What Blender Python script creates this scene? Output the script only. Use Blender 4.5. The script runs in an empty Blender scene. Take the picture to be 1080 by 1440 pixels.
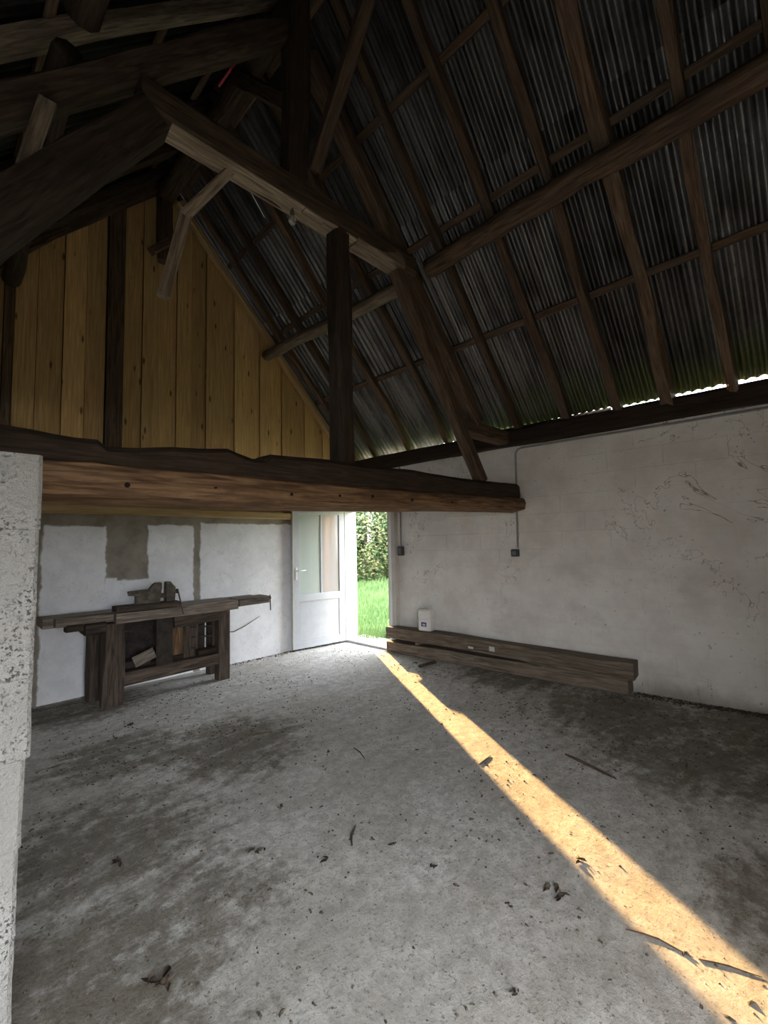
import bpy, math, random
from mathutils import Vector, Matrix, noise
rnd = random.Random(7)
sc = bpy.context.scene
C = sc.collection

# ------------------------------------------------------------------ camera
F, YAW, PITCH, ROLL, EYE = 622.5, 0.7906, 0.0706, -0.0211, 1.5
def cam_axes():
    cy, sy, cp, sp = math.cos(YAW), math.sin(YAW), math.cos(PITCH), math.sin(PITCH)
    f = Vector((sy*cp, cy*cp, sp)); r = Vector((cy, -sy, 0)); u = r.cross(f)
    c, s = math.cos(ROLL), math.sin(ROLL)
    return c*r+s*u, -s*r+c*u, f
CR, CU, CF = cam_axes()
cd = bpy.data.cameras.new('camera'); cam = bpy.data.objects.new('camera', cd); C.objects.link(cam)
cd.sensor_fit = 'HORIZONTAL'; cd.sensor_width = 36; cd.lens = F/1080*36; cd.clip_start = .02; cd.clip_end = 300
cam.matrix_world = Matrix(((CR.x, CU.x, -CF.x, 0), (CR.y, CU.y, -CF.y, 0), (CR.z, CU.z, -CF.z, EYE), (0, 0, 0, 1)))
sc.camera = cam
def at(px, py, ax, val):
    """a photo pixel's ray met with the plane axis=val"""
    d = CF + CR*((px-540)/F) + CU*((720-py)/F); o = Vector((0, 0, EYE))
    return o + d*((val-o[ax])/d[ax])

# ------------------------------------------------------------------ light
sc.view_settings.view_transform = 'Standard'; sc.view_settings.look = 'None'
sc.view_settings.gamma = 1; sc.view_settings.use_curve_mapping = False
sc.view_settings.exposure = 1.85
w = bpy.data.worlds.new('sky'); sc.world = w; w.use_nodes = True
bg = w.node_tree.nodes['Background']; bg.inputs[0].default_value = (.88, .93, 1.0, 1); bg.inputs[1].default_value = 3.7
sd = bpy.data.lights.new('sun', 'SUN'); sun = bpy.data.objects.new('sun', sd); C.objects.link(sun)
sd.energy = 10.5; sd.color = (1, .60, .24); sd.angle = .012
SUN_EL = math.radians(8.3); SUN_H = Vector((-.515, -.857, 0)).normalized()
sdir = SUN_H*math.cos(SUN_EL) + Vector((0, 0, -math.sin(SUN_EL)))
sun.matrix_world = sdir.to_track_quat('-Z', 'Y').to_matrix().to_4x4()
def portal(name, loc, direction, sx, sy):
    l = bpy.data.lights.new(name, 'AREA'); l.shape = 'RECTANGLE'; l.size = sx; l.size_y = sy
    o = bpy.data.objects.new(name, l); C.objects.link(o); l.cycles.is_portal = True
    o.matrix_world = Matrix.Translation(loc) @ Vector(direction).to_track_quat('-Z', 'Z').to_matrix().to_4x4()
portal('door_portal', (4.80, 4.90, 1.05), (-1, 0, 0), .95, 2.1)
portal('front_portal', (-.075, -.66, 1.0), (0, 1, 0), 2.1, 2.0)
sc.cycles.max_bounces = 10; sc.cycles.diffuse_bounces = 7; sc.cycles.glossy_bounces = 3
sc.cycles.transmission_bounces = 6; sc.cycles.caustics_reflective = False; sc.cycles.caustics_refractive = False
sc.cycles.sample_clamp_indirect = 8; sc.cycles.use_denoising = True

# ------------------------------------------------------------------ node helper
class NT:
    def __init__(s, name):
        m = bpy.data.materials.new(name); m.use_nodes = True; s.m = m; s.t = m.node_tree
        s.p = s.t.nodes['Principled BSDF']
        s._r = None
    def n(s, typ): return s.t.nodes.new(typ)
    def put(s, sock, v):
        if isinstance(v, bpy.types.NodeSocket): s.t.links.new(v, sock)
        elif v is not None:
            if isinstance(v, (tuple, list)) and len(v) == 3 and sock.type == 'RGBA': v = tuple(v)+(1,)
            sock.default_value = v
    def pos(s): return s.n('ShaderNodeNewGeometry').outputs['Position']
    def obj(s): return s.n('ShaderNodeTexCoord').outputs['Object']
    def rand(s):
        if s._r is None: s._r = s.n('ShaderNodeObjectInfo').outputs['Random']
        return s._r
    def map(s, v, scale=(1, 1, 1), loc=(0, 0, 0), rot=(0, 0, 0)):
        n = s.n('ShaderNodeMapping'); s.put(n.inputs[0], v); s.put(n.inputs['Scale'], scale); s.put(n.inputs['Location'], loc); s.put(n.inputs['Rotation'], rot); return n.outputs[0]
    def add(s, a, b):
        n = s.n('ShaderNodeVectorMath'); n.operation = 'ADD'; s.put(n.inputs[0], a); s.put(n.inputs[1], b); return n.outputs[0]
    def noise(s, v, scale, detail=4, rough=.55, dist=0, col=False):
        n = s.n('ShaderNodeTexNoise'); s.put(n.inputs['Vector'], v); n.inputs['Scale'].default_value = scale
        n.inputs['Detail'].default_value = detail; n.inputs['Roughness'].default_value = rough; n.inputs['Distortion'].default_value = dist
        return n.outputs['Color' if col else 'Fac']
    def vor(s, v, scale):
        n = s.n('ShaderNodeTexVoronoi'); s.put(n.inputs['Vector'], v); n.inputs['Scale'].default_value = scale; return n.outputs['Distance']
    def ramp(s, f, lo, hi, a=0.0, b=1.0):
        n = s.n('ShaderNodeMapRange'); n.interpolation_type = 'SMOOTHSTEP'; s.put(n.inputs[0], f)
        n.inputs[1].default_value = lo; n.inputs[2].default_value = hi; n.inputs[3].default_value = a; n.inputs[4].default_value = b; return n.outputs[0]
    def mix(s, f, a, b, mode='MIX'):
        n = s.n('ShaderNodeMix'); n.data_type = 'RGBA'; n.blend_type = mode; s.put(n.inputs[0], f); s.put(n.inputs[6], a); s.put(n.inputs[7], b); return n.outputs[2]
    def math(s, op, a, b=None):
        n = s.n('ShaderNodeMath'); n.operation = op; s.put(n.inputs[0], a)
        if b is not None: s.put(n.inputs[1], b)
        return n.outputs[0]
    def sep(s, v):
        n = s.n('ShaderNodeSeparateXYZ'); s.put(n.inputs[0], v); return n.outputs
    def near(s, v, c, r0, r1):
        """1 within r0 of point c, 0 beyond r1"""
        n = s.n('ShaderNodeVectorMath'); n.operation = 'DISTANCE'; s.put(n.inputs[0], v); n.inputs[1].default_value = c
        return s.ramp(n.outputs['Value'], r0, r1, 1, 0)
    def box(s, x, z, x0, x1, z0, z1, e=.012):
        r = s.ramp(x, x0-e, x0+e); r = s.math('MULTIPLY', r, s.ramp(x, x1-e, x1+e, 1, 0))
        r = s.math('MULTIPLY', r, s.ramp(z, z0-e, z0+e)); return s.math('MULTIPLY', r, s.ramp(z, z1-e, z1+e, 1, 0))
    def fin(s, col, rough=.85, metal=0, h=None, strength=.3, dist=.01, spec=.3):
        s.put(s.p.inputs['Base Color'], col); s.put(s.p.inputs['Roughness'], rough); s.put(s.p.inputs['Metallic'], metal)
        s.p.inputs['Specular IOR Level'].default_value = spec
        if h is not None:
            b = s.n('ShaderNodeBump'); b.inputs['Strength'].default_value = strength; b.inputs['Distance'].default_value = dist
            s.put(b.inputs['Height'], h); s.t.links.new(b.outputs[0], s.p.inputs['Normal'])
        return s.m
M = {}
def wood(name, dark, light, sc_=(1.2, 16, 16), blot=None, rough=.85, knots=False, bump=.4):
    t = NT(name); o = t.obj()
    off = t.n('ShaderNodeCombineXYZ'); r9 = t.math('MULTIPLY', t.rand(), 37.0)
    for i in range(3): t.put(off.inputs[i], r9)
    o = t.add(o, off.outputs[0])
    g = t.noise(t.map(o, sc_), 3.0, 6, .6, .6)
    b = t.noise(t.map(o, (1.2, 3, 3)), 2.2, 4, .6)
    col = t.mix(t.ramp(g, .3, .72), dark, light)
    if blot: col = t.mix(t.ramp(b, .45, .75, 0, .8), col, blot)
    if knots:
        v = t.vor(t.map(o, (2.6, 9, 9)), 1.0)
        col = t.mix(t.ramp(v, .06, .16, .85, 0), col, (.10, .045, .015))
    k = t.n('ShaderNodeMapRange'); t.put(k.inputs[0], t.rand()); k.inputs[3].default_value = .68; k.inputs[4].default_value = 1.25
    hv = t.n('ShaderNodeHueSaturation'); t.put(hv.inputs['Color'], col); t.put(hv.inputs['Value'], k.outputs[0])
    M[name] = t.fin(hv.outputs[0], rough, 0, g, bump, .006)
wood('old_oak', (.032, .02, .012), (.14, .094, .06), blot=(.055, .038, .026))
wood('shaded_oak', (.022, .014, .009), (.085, .06, .04), blot=(.035, .025, .018))  # darker oak copy, holds the shade on the roof's left timbers
wood('driftwood', (.085, .066, .048), (.28, .225, .17), blot=(.14, .11, .085))
wood('hewn_log', (.075, .04, .02), (.33, .20, .105), (1.0, 13, 13), blot=(.095, .05, .025))
wood('dark_beam', (.018, .012, .008), (.060, .040, .026), blot=(.025, .017, .012))
wood('rafter_wood', (.058, .036, .022), (.18, .12, .077), blot=(.095, .073, .052))
wood('grey_wood', (.12, .09, .062), (.36, .29, .21), blot=(.17, .13, .09))
wood('pine', (.46, .29, .11), (.70, .49, .22), (.8, 22, 22), blot=(.54, .35, .14), knots=True, bump=.15)
wood('pine_trim', (.50, .34, .16), (.70, .52, .28), (.8, 18, 18), bump=.15)
wood('bench_wood', (.032, .023, .017), (.135, .10, .075), blot=(.055, .04, .03))
wood('bench_top', (.09, .072, .06), (.32, .265, .215), blot=(.15, .12, .095))
def plaster():
    t = NT('back_plaster'); p = t.pos()
    wob = t.map(t.noise(t.map(p), 7, 3, .6, col=True), (.07, .07, .07), (-.035, -.035, -.035))
    x, y, z = t.sep(t.add(p, wob))
    wm = None
    for bx in ((.735, 1.29, -.2, 1.745), (1.2, 1.78, -.2, 1.15), (1.71, 2.225, -.2, 1.765), (2.31, 5.2, -.2, 1.80), (1.29, 1.40, 1.0, 1.185)):
        b = t.box(x, z, *bx); wm = b if wm is None else t.math('MAXIMUM', wm, b)
    n = t.noise(p, 5, 6, .65); f = t.noise(p, 38, 4, .6)
    grey = t.mix(t.ramp(n, .3, .7), (.21, .19, .155), (.33, .30, .25))
    wht = t.mix(t.ramp(n, .35, .62), (.78, .79, .81), (.87, .88, .90))
    wht = t.mix(t.ramp(f, .66, .74, 0, .55), wht, (.36, .32, .27))
    crk = t.ramp(t.math('ABSOLUTE', t.math('SUBTRACT', t.noise(p, 2.3, 5, .7, 1.2), .5)), .0, .006, .4, 0)
    wht = t.mix(crk, wht, (.4, .37, .33))
    M['back_plaster'] = t.fin(t.mix(wm, grey, wht), .9, 0, t.math('ADD', t.math('MULTIPLY', wm, .5), n), .4, .012)
plaster()
def whitewash():
    t = NT('whitewash'); p = t.pos()
    n = t.noise(p, 2.4, 6, .65); f = t.noise(p, 30, 5, .6); z = t.sep(p)[2]
    c = t.mix(t.ramp(n, .3, .65), (.72, .69, .65), (.85, .835, .80))
    c = t.mix(t.ramp(t.noise(t.map(p, (1, 1, 1.6), (3, 0, 0)), 1.3, 5, .6), .52, .72, 0, .6), c, (.58, .55, .51))
    spots = t.math('MULTIPLY', t.ramp(f, .62, .72), t.ramp(n, .44, .60))
    c = t.mix(t.math('MULTIPLY', spots, .75), c, (.20, .17, .14))
    crk = t.ramp(t.math('ABSOLUTE', t.math('SUBTRACT', t.noise(p, 1.1, 5, .7, .5), .5)), .0, .005)
    crk = t.math('MULTIPLY', t.math('SUBTRACT', 1.0, crk), t.ramp(t.noise(p, .9, 2), .44, .58, 0, .85))
    c = t.mix(crk, c, (.24, .20, .16))
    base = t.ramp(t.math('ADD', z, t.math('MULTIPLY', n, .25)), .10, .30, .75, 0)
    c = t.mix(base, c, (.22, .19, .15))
    M['whitewash'] = t.fin(c, .92, 0, t.math('ADD', f, t.math('MULTIPLY', n, 1.5)), .35, .01)
whitewash()
def roughcast():
    t = NT('roughcast'); p = t.pos()
    v = t.noise(p, 85, 5, .72); n = t.noise(p, 5, 5, .6)
    pit = t.math('MULTIPLY', t.ramp(v, .56, .63), t.ramp(n, .40, .56))
    c = t.mix(t.ramp(n, .3, .7), (.40, .385, .355), (.50, .485, .455)); c = t.mix(pit, c, (.16, .14, .12))
    M['roughcast'] = t.fin(c, .95, 0, t.math('SUBTRACT', t.math('ADD', t.noise(p, 20, 7, .75), t.noise(p, 70, 3, .7)), pit), 1.0, .02)
roughcast()
def floor_mat():
    t = NT('dusty_concrete'); p = t.pos()
    q = t.map(p, (1, 1, 0))
    warp = t.add(q, t.map(t.noise(q, .55, 2, .5, col=True), (1.7, 1.7, 0), (-.85, -.85, 0)))
    big = t.noise(q, 1.1, 6, .65)
    sweep = t.noise(t.map(warp, (.55, 4.2, 1), rot=(0, 0, .25)), 1.7, 8, .62)
    grain = t.noise(q, 9, 10, .8); fine = t.noise(q, 60, 6, .75); spk = t.noise(q, 21, 8, .8)
    c = t.mix(t.ramp(big, .30, .66), (.52, .50, .45), (.72, .71, .68))
    c = t.mix(t.ramp(sweep, .46, .68, 0, .38), c, (.36, .34, .29))
    c = t.mix(t.ramp(sweep, .50, .36, 0, .25), c, (.70, .69, .66))
    c = t.mix(t.ramp(t.noise(q, 14, 9, .82), .42, .58, 0, .55), c, (.31, .29, .25))
    dirt = None
    for (x, y, r0, r1) in ((1.65, 3.30, .2, .95), (1.0, 3.75, .1, .9), (.65, 2.7, .1, 1.0), (.85, 2.0, 0, .75), (4.15, 1.3, .3, 1.2), (3.65, .75, .2, 1.2), (4.5, 2.6, .25, .9), (4.6, .2, .4, 1.3), (.4, 1.9, .2, .9), (1.0, 5.2, .3, .9), (2.5, .1, .1, .7)):
        k = t.near(p, (x, y, 0), r0, r1); dirt = k if dirt is None else t.math('MAXIMUM', dirt, k)
    mixn = t.math('ADD', t.math('MULTIPLY', sweep, .36), t.math('MULTIPLY', grain, .79))
    dn = t.ramp(t.math('ADD', t.math('MULTIPLY', dirt, .27), mixn), .66, .86, 0, .85)
    c = t.mix(dn, c, t.mix(t.ramp(fine, .4, .6), (.085, .068, .045), (.19, .165, .12)))
    flecks = t.math('MULTIPLY', t.ramp(fine, .53, .62), t.ramp(spk, .42, .56))
    c = t.mix(t.math('MULTIPLY', flecks, .75), c, (.085, .068, .05))
    mott = t.ramp(t.noise(q, 5, 8, .75), .45, .66, 0, .4)
    c = t.mix(mott, c, (.35, .335, .30))
    M['floor'] = t.fin(c, .93, 0, t.math('ADD', t.math('MULTIPLY', spk, 1.4), t.math('ADD', fine, grain)), .6, .012)
floor_mat()
def tin(name='tin', dim=1.0):
    t = NT(name); p = t.pos(); o = t.obj()
    n = t.math('ADD', t.math('MULTIPLY', t.noise(t.map(o, (.5, 26, 1)), 1.0, 4, .6), .6), t.math('MULTIPLY', t.noise(t.map(o, (1.2, 3, 1)), 1.6, 5, .6), .4)); f = t.noise(t.map(o, (8, 14, 3)), 3, 6, .7); z = t.sep(p)[2]
    c = t.mix(t.ramp(n, .38, .62), (.07, .068, .066), (.30, .30, .295))
    c = t.mix(t.ramp(f, .55, .72, 0, .7), c, (.075, .055, .042))
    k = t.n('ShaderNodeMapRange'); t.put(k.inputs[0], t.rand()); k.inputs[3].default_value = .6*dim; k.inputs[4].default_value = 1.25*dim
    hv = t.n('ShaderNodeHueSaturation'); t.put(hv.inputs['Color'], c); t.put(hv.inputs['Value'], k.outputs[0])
    moss = t.math('MULTIPLY', t.ramp(t.math('ADD', z, t.math('MULTIPLY', t.noise(p, 3, 4), .7)), 3.25, 3.65, .75, 0), t.math('MULTIPLY', t.ramp(t.sep(p)[0], 3.0, 3.2), t.ramp(t.sep(p)[1], 2.2, 3.4, 1, .12)))
    c = t.mix(moss, hv.outputs[0], (.13, .17, .055))
    M[name] = t.fin(c, t.ramp(f, .3, .7, .30, .62), .72, f, .2, .003, .5)
tin('tin', .70); tin('shaded_tin', .25)  # second copy is dimmed to put the left slope's shade into its colour

def simple(name, col, rough=.6, metal=0, var=None, scale=20, spec=.4, bump=0):
    t = NT(name)
    if var: 
        n = t.noise(t.obj(), scale, 5, .65); c = t.mix(t.ramp(n, .35, .68), col, var); M[name] = t.fin(c, rough, metal, n if bump else None, bump, .005, spec)
    else: M[name] = t.fin(col, rough, metal, None, spec=spec)
simple('pvc', (.52, .545, .58), .35, 0, (.47, .49, .52), 6)
simple('frame_white', (.50, .50, .50), .5, 0, (.42, .41, .40), 9)
simple('jamb_beige', (.60, .56, .50), .8, 0, (.70, .66, .60), 12)
simple('conduit_pvc', (.27, .265, .255), .6, 0, (.34, .33, .32), 9)  # grey carries the shadow along the pipe
simple('switch_grey', (.07, .07, .07), .5)
simple('switch_face', (.19, .19, .185), .5)
simple('iron', (.055, .045, .04), .55, .6, (.12, .085, .06), 24, bump=.3)
simple('iron_worn', (.075, .066, .05), .6, .3, (.17, .155, .12), 16, bump=.2)
simple('plastic_white', (.80, .80, .78), .4, 0, (.74, .74, .71), 8)
simple('plastic_cap', (.62, .62, .58), .5)
simple('blue_print', (.06, .06, .28), .5)
simple('leaf_dry', (.022, .016, .011), .9, 0, (.07, .05, .032), 30)
simple('crumb', (.035, .027, .019), .95, 0, (.13, .105, .075), 60)
simple('twig', (.055, .035, .024), .9, 0, (.12, .08, .055), 20)
simple('paper_scrap', (.62, .60, .56), .9)
simple('red_light_streak', (.75, .09, .10), .5)
simple('hole_shade', (.012, .008, .006), 1.0)
simple('zinc', (.06, .06, .06), .6, .4, (.1, .1, .1), 10)
simple('mortar', (.60, .58, .54), .95, 0, (.5, .48, .44), 14)
simple('outer_wall', (.52, .49, .44), .95, 0, (.42, .40, .36), 6)
simple('grass_blade', (.085, .17, .045), .7, 0, (.16, .25, .085), 2.0)
def lawn():
    t = NT('lawn'); p = t.pos(); n = t.noise(p, 3, 5, .65); x = t.sep(p)[0]
    g = t.mix(t.ramp(n, .35, .68), (.075, .14, .04), (.12, .18, .065)); k = t.mix(t.ramp(n, .35, .68), (.075, .068, .056), (.12, .11, .092))
    M['lawn'] = t.fin(t.mix(t.ramp(x, 4.2, 5.0), k, g), .95)
lawn()
simple('leaf_a', (.07, .13, .045), .6, 0, (.13, .19, .07), 3)
simple('leaf_b', (.17, .18, .07), .6, 0, (.25, .22, .10), 3)
simple('bark', (.08, .06, .045), .9, 0, (.13, .10, .08), 12)
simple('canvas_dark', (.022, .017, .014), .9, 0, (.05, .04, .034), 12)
simple('lamp_cap', (.10, .10, .10), .5)
def glassmat(name, col, rough, trans):
    t = NT(name); t.fin(col, rough); t.p.inputs['Transmission Weight'].default_value = trans; t.p.inputs['IOR'].default_value = 1.45; M[name] = t.m
glassmat('glass_reflection', (.86, .80, .79), .06, .55)  # pink tint puts the reveal's reflection into the pane colour
glassmat('glass_obscure', (.74, .83, .78), .3, .4)
glassmat('bulb_glass', (.95, .95, .93), .05, .85)

# ------------------------------------------------------------------ mesh helper
MAT = {}     # object -> world matrix
def link(name, me, mat=None, parent=None, mw=None):
    o = bpy.data.objects.new(name, me); C.objects.link(o)
    if me is not None and mat and not me.materials: me.materials.append(M[mat])
    mw = mw or Matrix(); MAT[o] = mw
    if parent: o.parent = parent; o.matrix_basis = MAT[parent].inverted() @ mw
    else: o.matrix_basis = mw
    return o
def tag(o, label=None, cat=None, group=None, kind=None):
    if label: o['label'] = label
    if cat: o['category'] = cat
    if group: o['group'] = group
    if kind: o['kind'] = kind
    return o
def empty(name, loc, label=None, cat=None, group=None, kind=None):
    return tag(link(name, None, None, None, Matrix.Translation(loc)), label, cat, group, kind)
class MB:
    def __init__(s): s.v = []; s.f = []
    def box(s, x0, x1, y0, y1, z0, z1, fn=None):
        b = len(s.v)
        for p in ((x0,y0,z0),(x1,y0,z0),(x1,y1,z0),(x0,y1,z0),(x0,y0,z1),(x1,y0,z1),(x1,y1,z1),(x0,y1,z1)): s.v.append(fn(*p) if fn else p)
        s.f += [tuple(b+i for i in q) for q in ((0,3,2,1),(4,5,6,7),(0,1,5,4),(1,2,6,5),(2,3,7,6),(3,0,4,7))]; return s
    def bbox(s, x0, x1, y0, y1, z0, z1, c=.004):
        """box with chamfered edges"""
        return s.loft([[(x, y, z0+c if False else z) for x, y in q] for z, q in (
            (z0, ((x0+c,y0+c),(x1-c,y0+c),(x1-c,y1-c),(x0+c,y1-c))), (z0+c, ((x0,y0),(x1,y0),(x1,y1),(x0,y1))),
            (z1-c, ((x0,y0),(x1,y0),(x1,y1),(x0,y1))), (z1, ((x0+c,y0+c),(x1-c,y0+c),(x1-c,y1-c),(x0+c,y1-c))))])
    def loft(s, rings, cap=True, closed=True):
        b = len(s.v); n = len(rings[0])
        for r in rings: s.v += [tuple(p) for p in r]
        for i in range(len(rings)-1):
            for j in range(n if closed else n-1):
                k = (j+1) % n; s.f.append((b+i*n+j, b+i*n+k, b+(i+1)*n+k, b+(i+1)*n+j))
        if cap:
            s.f.append(tuple(b+j for j in reversed(range(n)))); s.f.append(tuple(b+(len(rings)-1)*n+j for j in range(n)))
        return s
    def tube(s, pts, r, n=8):
        pts = [Vector(p) for p in pts]; rings = []; rr = r if isinstance(r, (list, tuple)) else [r]*len(pts)
        t0 = (pts[1]-pts[0]).normalized(); a = t0.orthogonal().normalized()
        for i, p in enumerate(pts):
            t = (pts[min(i+1, len(pts)-1)]-pts[max(i-1, 0)]).normalized(); a = (a - t*a.dot(t)).normalized(); b = t.cross(a)
            rings.append([p + a*(rr[i]*math.cos(6.2832*k/n)) + b*(rr[i]*math.sin(6.2832*k/n)) for k in range(n)])
        return s.loft(rings)
    def prism(s, poly, y0, y1):
        """polygon in x,z pushed along y"""
        return s.loft([[(x, y0, z) for x, z in poly], [(x, y1, z) for x, z in poly]])
    def mesh(s, name='m', smooth=False):
        me = bpy.data.meshes.new(name); me.from_pydata([tuple(v) for v in s.v], [], s.f)
        import bmesh
        bm = bmesh.new(); bm.from_mesh(me); bmesh.ops.recalc_face_normals(bm, faces=bm.faces); bm.to_mesh(me); bm.free()
        if smooth: me.polygons.foreach_set('use_smooth', [True]*len(me.polygons))
        return me
    def build(s, name, mat, parent=None, smooth=False, mw=None, origin=None):
        if origin is not None:
            o = Vector(origin); s.v = [tuple(Vector(v)-o) for v in s.v]; mw = Matrix.Translation(o)
        return link(name, s.mesh(name, smooth), mat, parent, mw)
def frame(p0, p1, up=(0, 0, 1)):
    p0 = Vector(p0); p1 = Vector(p1); x = (p1-p0).normalized(); u = Vector(up)
    if abs(x.dot(u)) > .98: u = Vector((0, 1, 0))
    y = u.cross(x).normalized(); z = x.cross(y)
    return Matrix(((x.x, y.x, z.x, p0.x), (x.y, y.y, z.y, p0.y), (x.z, y.z, z.z, p0.z), (0, 0, 0, 1))), (p1-p0).length
def timber_mb(L, w, h, seed=0, rough=.006, bow=0, taper=1.0, rnd_=False, step=.22, ch=.14):
    """a hewn timber along local x: wavering chamfered or round section"""
    mb = MB(); n = max(2, int(L/step)); rings = []
    if rnd_: sect = [(math.cos(6.2832*k/10)/2, math.sin(6.2832*k/10)/2) for k in range(10)]
    else:
        c = .5-ch; sect = [(.5, -c), (.5, c), (c, .5), (-c, .5), (-.5, c), (-.5, -c), (-c, -.5), (c, -.5)]
    for i in range(n+1):
        x = L*i/n; k = 1+(taper-1)*i/n; r = []
        by = bow*(noise.noise((x*.6+seed*3.1, seed, 0)))*2; bz = bow*(noise.noise((x*.6+seed*5.7, seed, 9)))*2
        for j, (a, b) in enumerate(sect):
            ny = noise.noise((x*1.9, seed*7.3+j*2.3, .5))*rough*2; nz = noise.noise((x*1.9, seed*4.1+j*3.7, 5.5))*rough*2
            r.append((x, a*w*k+ny+by, b*h*k+nz+bz))
        rings.append(r)
    return mb.loft(rings)
SEED = [0]
def timber(name, p0, p1, w, h, mat, parent=None, up=(0, 0, 1), **k):
    SEED[0] += 1; mw, L = frame(p0, p1, up)
    return link(name, timber_mb(L, w, h, seed=k.pop('seed', SEED[0]), **k).mesh(name, k.get('rnd_', False)), mat, parent, mw)

# ------------------------------------------------------------------ the shell
YB, YF = 5.51, -.6           # back (gable) wall and front wall planes
RX, RZ, SL = 1.847, 6.20, 1.098   # ridge and slope of the sheeting's underside
def wx(y): return 4.64 + (YB-y)*.06          # the right wall stands a little askew
def zr(x, off=0): return RZ + off - SL*abs(x-RX)
XL = -1.25

def fz(x, y): return .010*noise.noise((x*1.1, y*1.1, 0)) + .004*noise.noise((x*4, y*4, 3)) - .004
# floor
mb = MB(); NX, NY = 130, 130; x0, x1, y0, y1 = XL-.1, 5.05, YF-.2, YB+.02
for j in range(NY+1):
    for i in range(NX+1):
        x = x0+(x1-x0)*i/NX; y = y0+(y1-y0)*j/NY
        mb.v.append((x, y, fz(x, y)))
for j in range(NY):
    for i in range(NX):
        a = j*(NX+1)+i; mb.f.append((a, a+1, a+NX+2, a+NX+1))
tag(mb.build('floor', 'floor', smooth=True), 'dusty grey concrete floor strewn with dirt and dead leaves', 'floor', kind='structure')

# right wall: masonry core with the door opening, painted blocks on its face
DY0, DY1, DH, WT = 4.44, 5.35, 2.08, .10
WTOP = 2.62
def sk(x, y, z): return (wx(y)+x, y, z)
mb = MB()
mb.box(.002, WT, YF-.2, DY0, 0-.05, WTOP, sk); mb.box(.002, WT, DY0, DY1, DH, WTOP, sk); mb.box(.002, WT, DY1, YB+.25, -.05, WTOP, sk)
wr = tag(mb.build('wall_right', 'whitewash'), 'whitewashed concrete block wall with the open doorway', 'wall', kind='structure')
BH, BL = .2, .5
nrow = 13; blk_cache = {}
def block(parent, s0, s1, z0, z1):
    key = (round(s1-s0, 2), round(z1-z0, 2))
    if key not in blk_cache:
        L, H = key; m_ = MB(); g = .002; c = .0045
        m_.loft([[(0.012, g, g), (0.012, L-g, g), (0.012, L-g, H-g), (0.012, g, H-g)], [(c*.5, g, g), (c*.5, L-g, g), (c*.5, L-g, H-g), (c*.5, g, H-g)],
                 [(0, g+c, g+c), (0, L-g-c, g+c), (0, L-g-c, H-g-c), (0, g+c, H-g-c)]])
        blk_cache[key] = m_.mesh('block')
        blk_cache[key].materials.append(M['whitewash'])
    d = rnd.uniform(-.0020, .0018)
    # shear: rotate the slab so that it follows the wall's line
    a = math.atan(.06); mw = Matrix.Translation((wx(s0)+d, s0, z0)) @ Matrix.Rotation(a, 4, 'Z')
    return link('block', blk_cache[key], None, parent, mw)
for r in range(nrow):
    z0 = r*BH; z1 = min(z0+BH, WTOP); s = YF-.1 + (.25 if r % 2 else 0)
    edges = []
    while s < YB: edges.append(s); s += BL
    edges.append(YB)
    if z1 <= DH+.001: edges = [e for e in edges if e < DY0-.12 or e > DY1] ; 
    if z1 <= DH+.001: edges = sorted(set([e for e in edges if e < DY0-.12]+[DY0-.07]))
    for a, b in zip(edges, edges[1:]): block(wr, a, b, z0, z1)

# back wall: plastered masonry, sole plate and the boarded gable
bw = tag(MB().box(XL-.2, 4.9, YB, YB+.24, -.05, 1.885).build('wall_back', 'back_plaster'), 'plastered back wall in patchy white paint below a pine boarded gable', 'wall', kind='structure')
timber('sole_plate', (XL, YB-.0, 1.925), (4.62, YB-.0, 1.92), .16, .10, 'pine_trim', bw, rough=.004)
bx = [-1.20, -1.0, -.80, -.60, -.40, -.21, -.02, .18, .38, .46, .64, .86, 1.06, 1.25, 1.42, 1.62, 1.80, 2.01, 2.19, 2.38, 2.57, 2.77, 2.96, 3.15, 3.34, 3.51, 3.71, 3.91, 4.08, 4.25, 4.44, 4.60]
for i, (a, b) in enumerate(zip(bx, bx[1:])):
    dark = i in (8, 13); d = .018 if i % 2 else .0
    yf = YB+.05-d-(.045 if dark else 0); lap = -.0035
    xa, xb = a-lap, b+lap
    pts = [(xa, 1.965), (xb, 1.965), (xb, zr(xb, -.12)), (xa, zr(xa, -.12))]
    if xa < RX < xb: pts.insert(3, (RX, zr(RX, -.12)))
    m_ = MB(); H = max(p[1] for p in pts)-1.965
    # local x runs up the board
    m_.loft([[(z-1.965, yy-yf, -(x-a)) for x, z in pts] for yy in (yf, yf+.026)])
    mw = Matrix.Translation((a, yf, 1.965)) @ Matrix(((0, 0, -1, 0), (0, 1, 0, 0), (1, 0, 0, 0), (0, 0, 0, 1)))
    o = link('stud' if dark else 'board', m_.mesh('board'), 'rafter_wood' if dark else 'pine', bw, mw)
tag(MB().prism([(XL-.1, 1.96), (4.75, 1.96), (4.75, zr(4.75, .0)), (RX, zr(RX, .0)), (XL-.1, zr(XL-.1, 0))], YB+.09, YB+.2).build('gable_backing', 'dark_beam', bw), kind=None)
timber('rake_trim', (4.63, YB-.03, zr(4.63, -.205)), (2.0, YB-.03, zr(2.0, -.205)), .09, .10, 'pine_trim', bw, rough=.003, up=(0, 0, 1))
timber('rake_rafter', (XL, YB-.04, zr(XL, -.17)), (RX-.05, YB-.04, zr(RX-.05, -.17)), .09, .15, 'old_oak', bw, rough=.012)
timber('ridge_post', (RX-.02, YB-.06, 4.95), (RX-.02, YB-.06, 5.75), .16, .12, 'old_oak', bw, rough=.012)
timber('stub', (1.66, YB-.1, 4.99), (1.86, YB-.1, 5.2), .09, .09, 'rafter_wood', bw)

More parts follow.
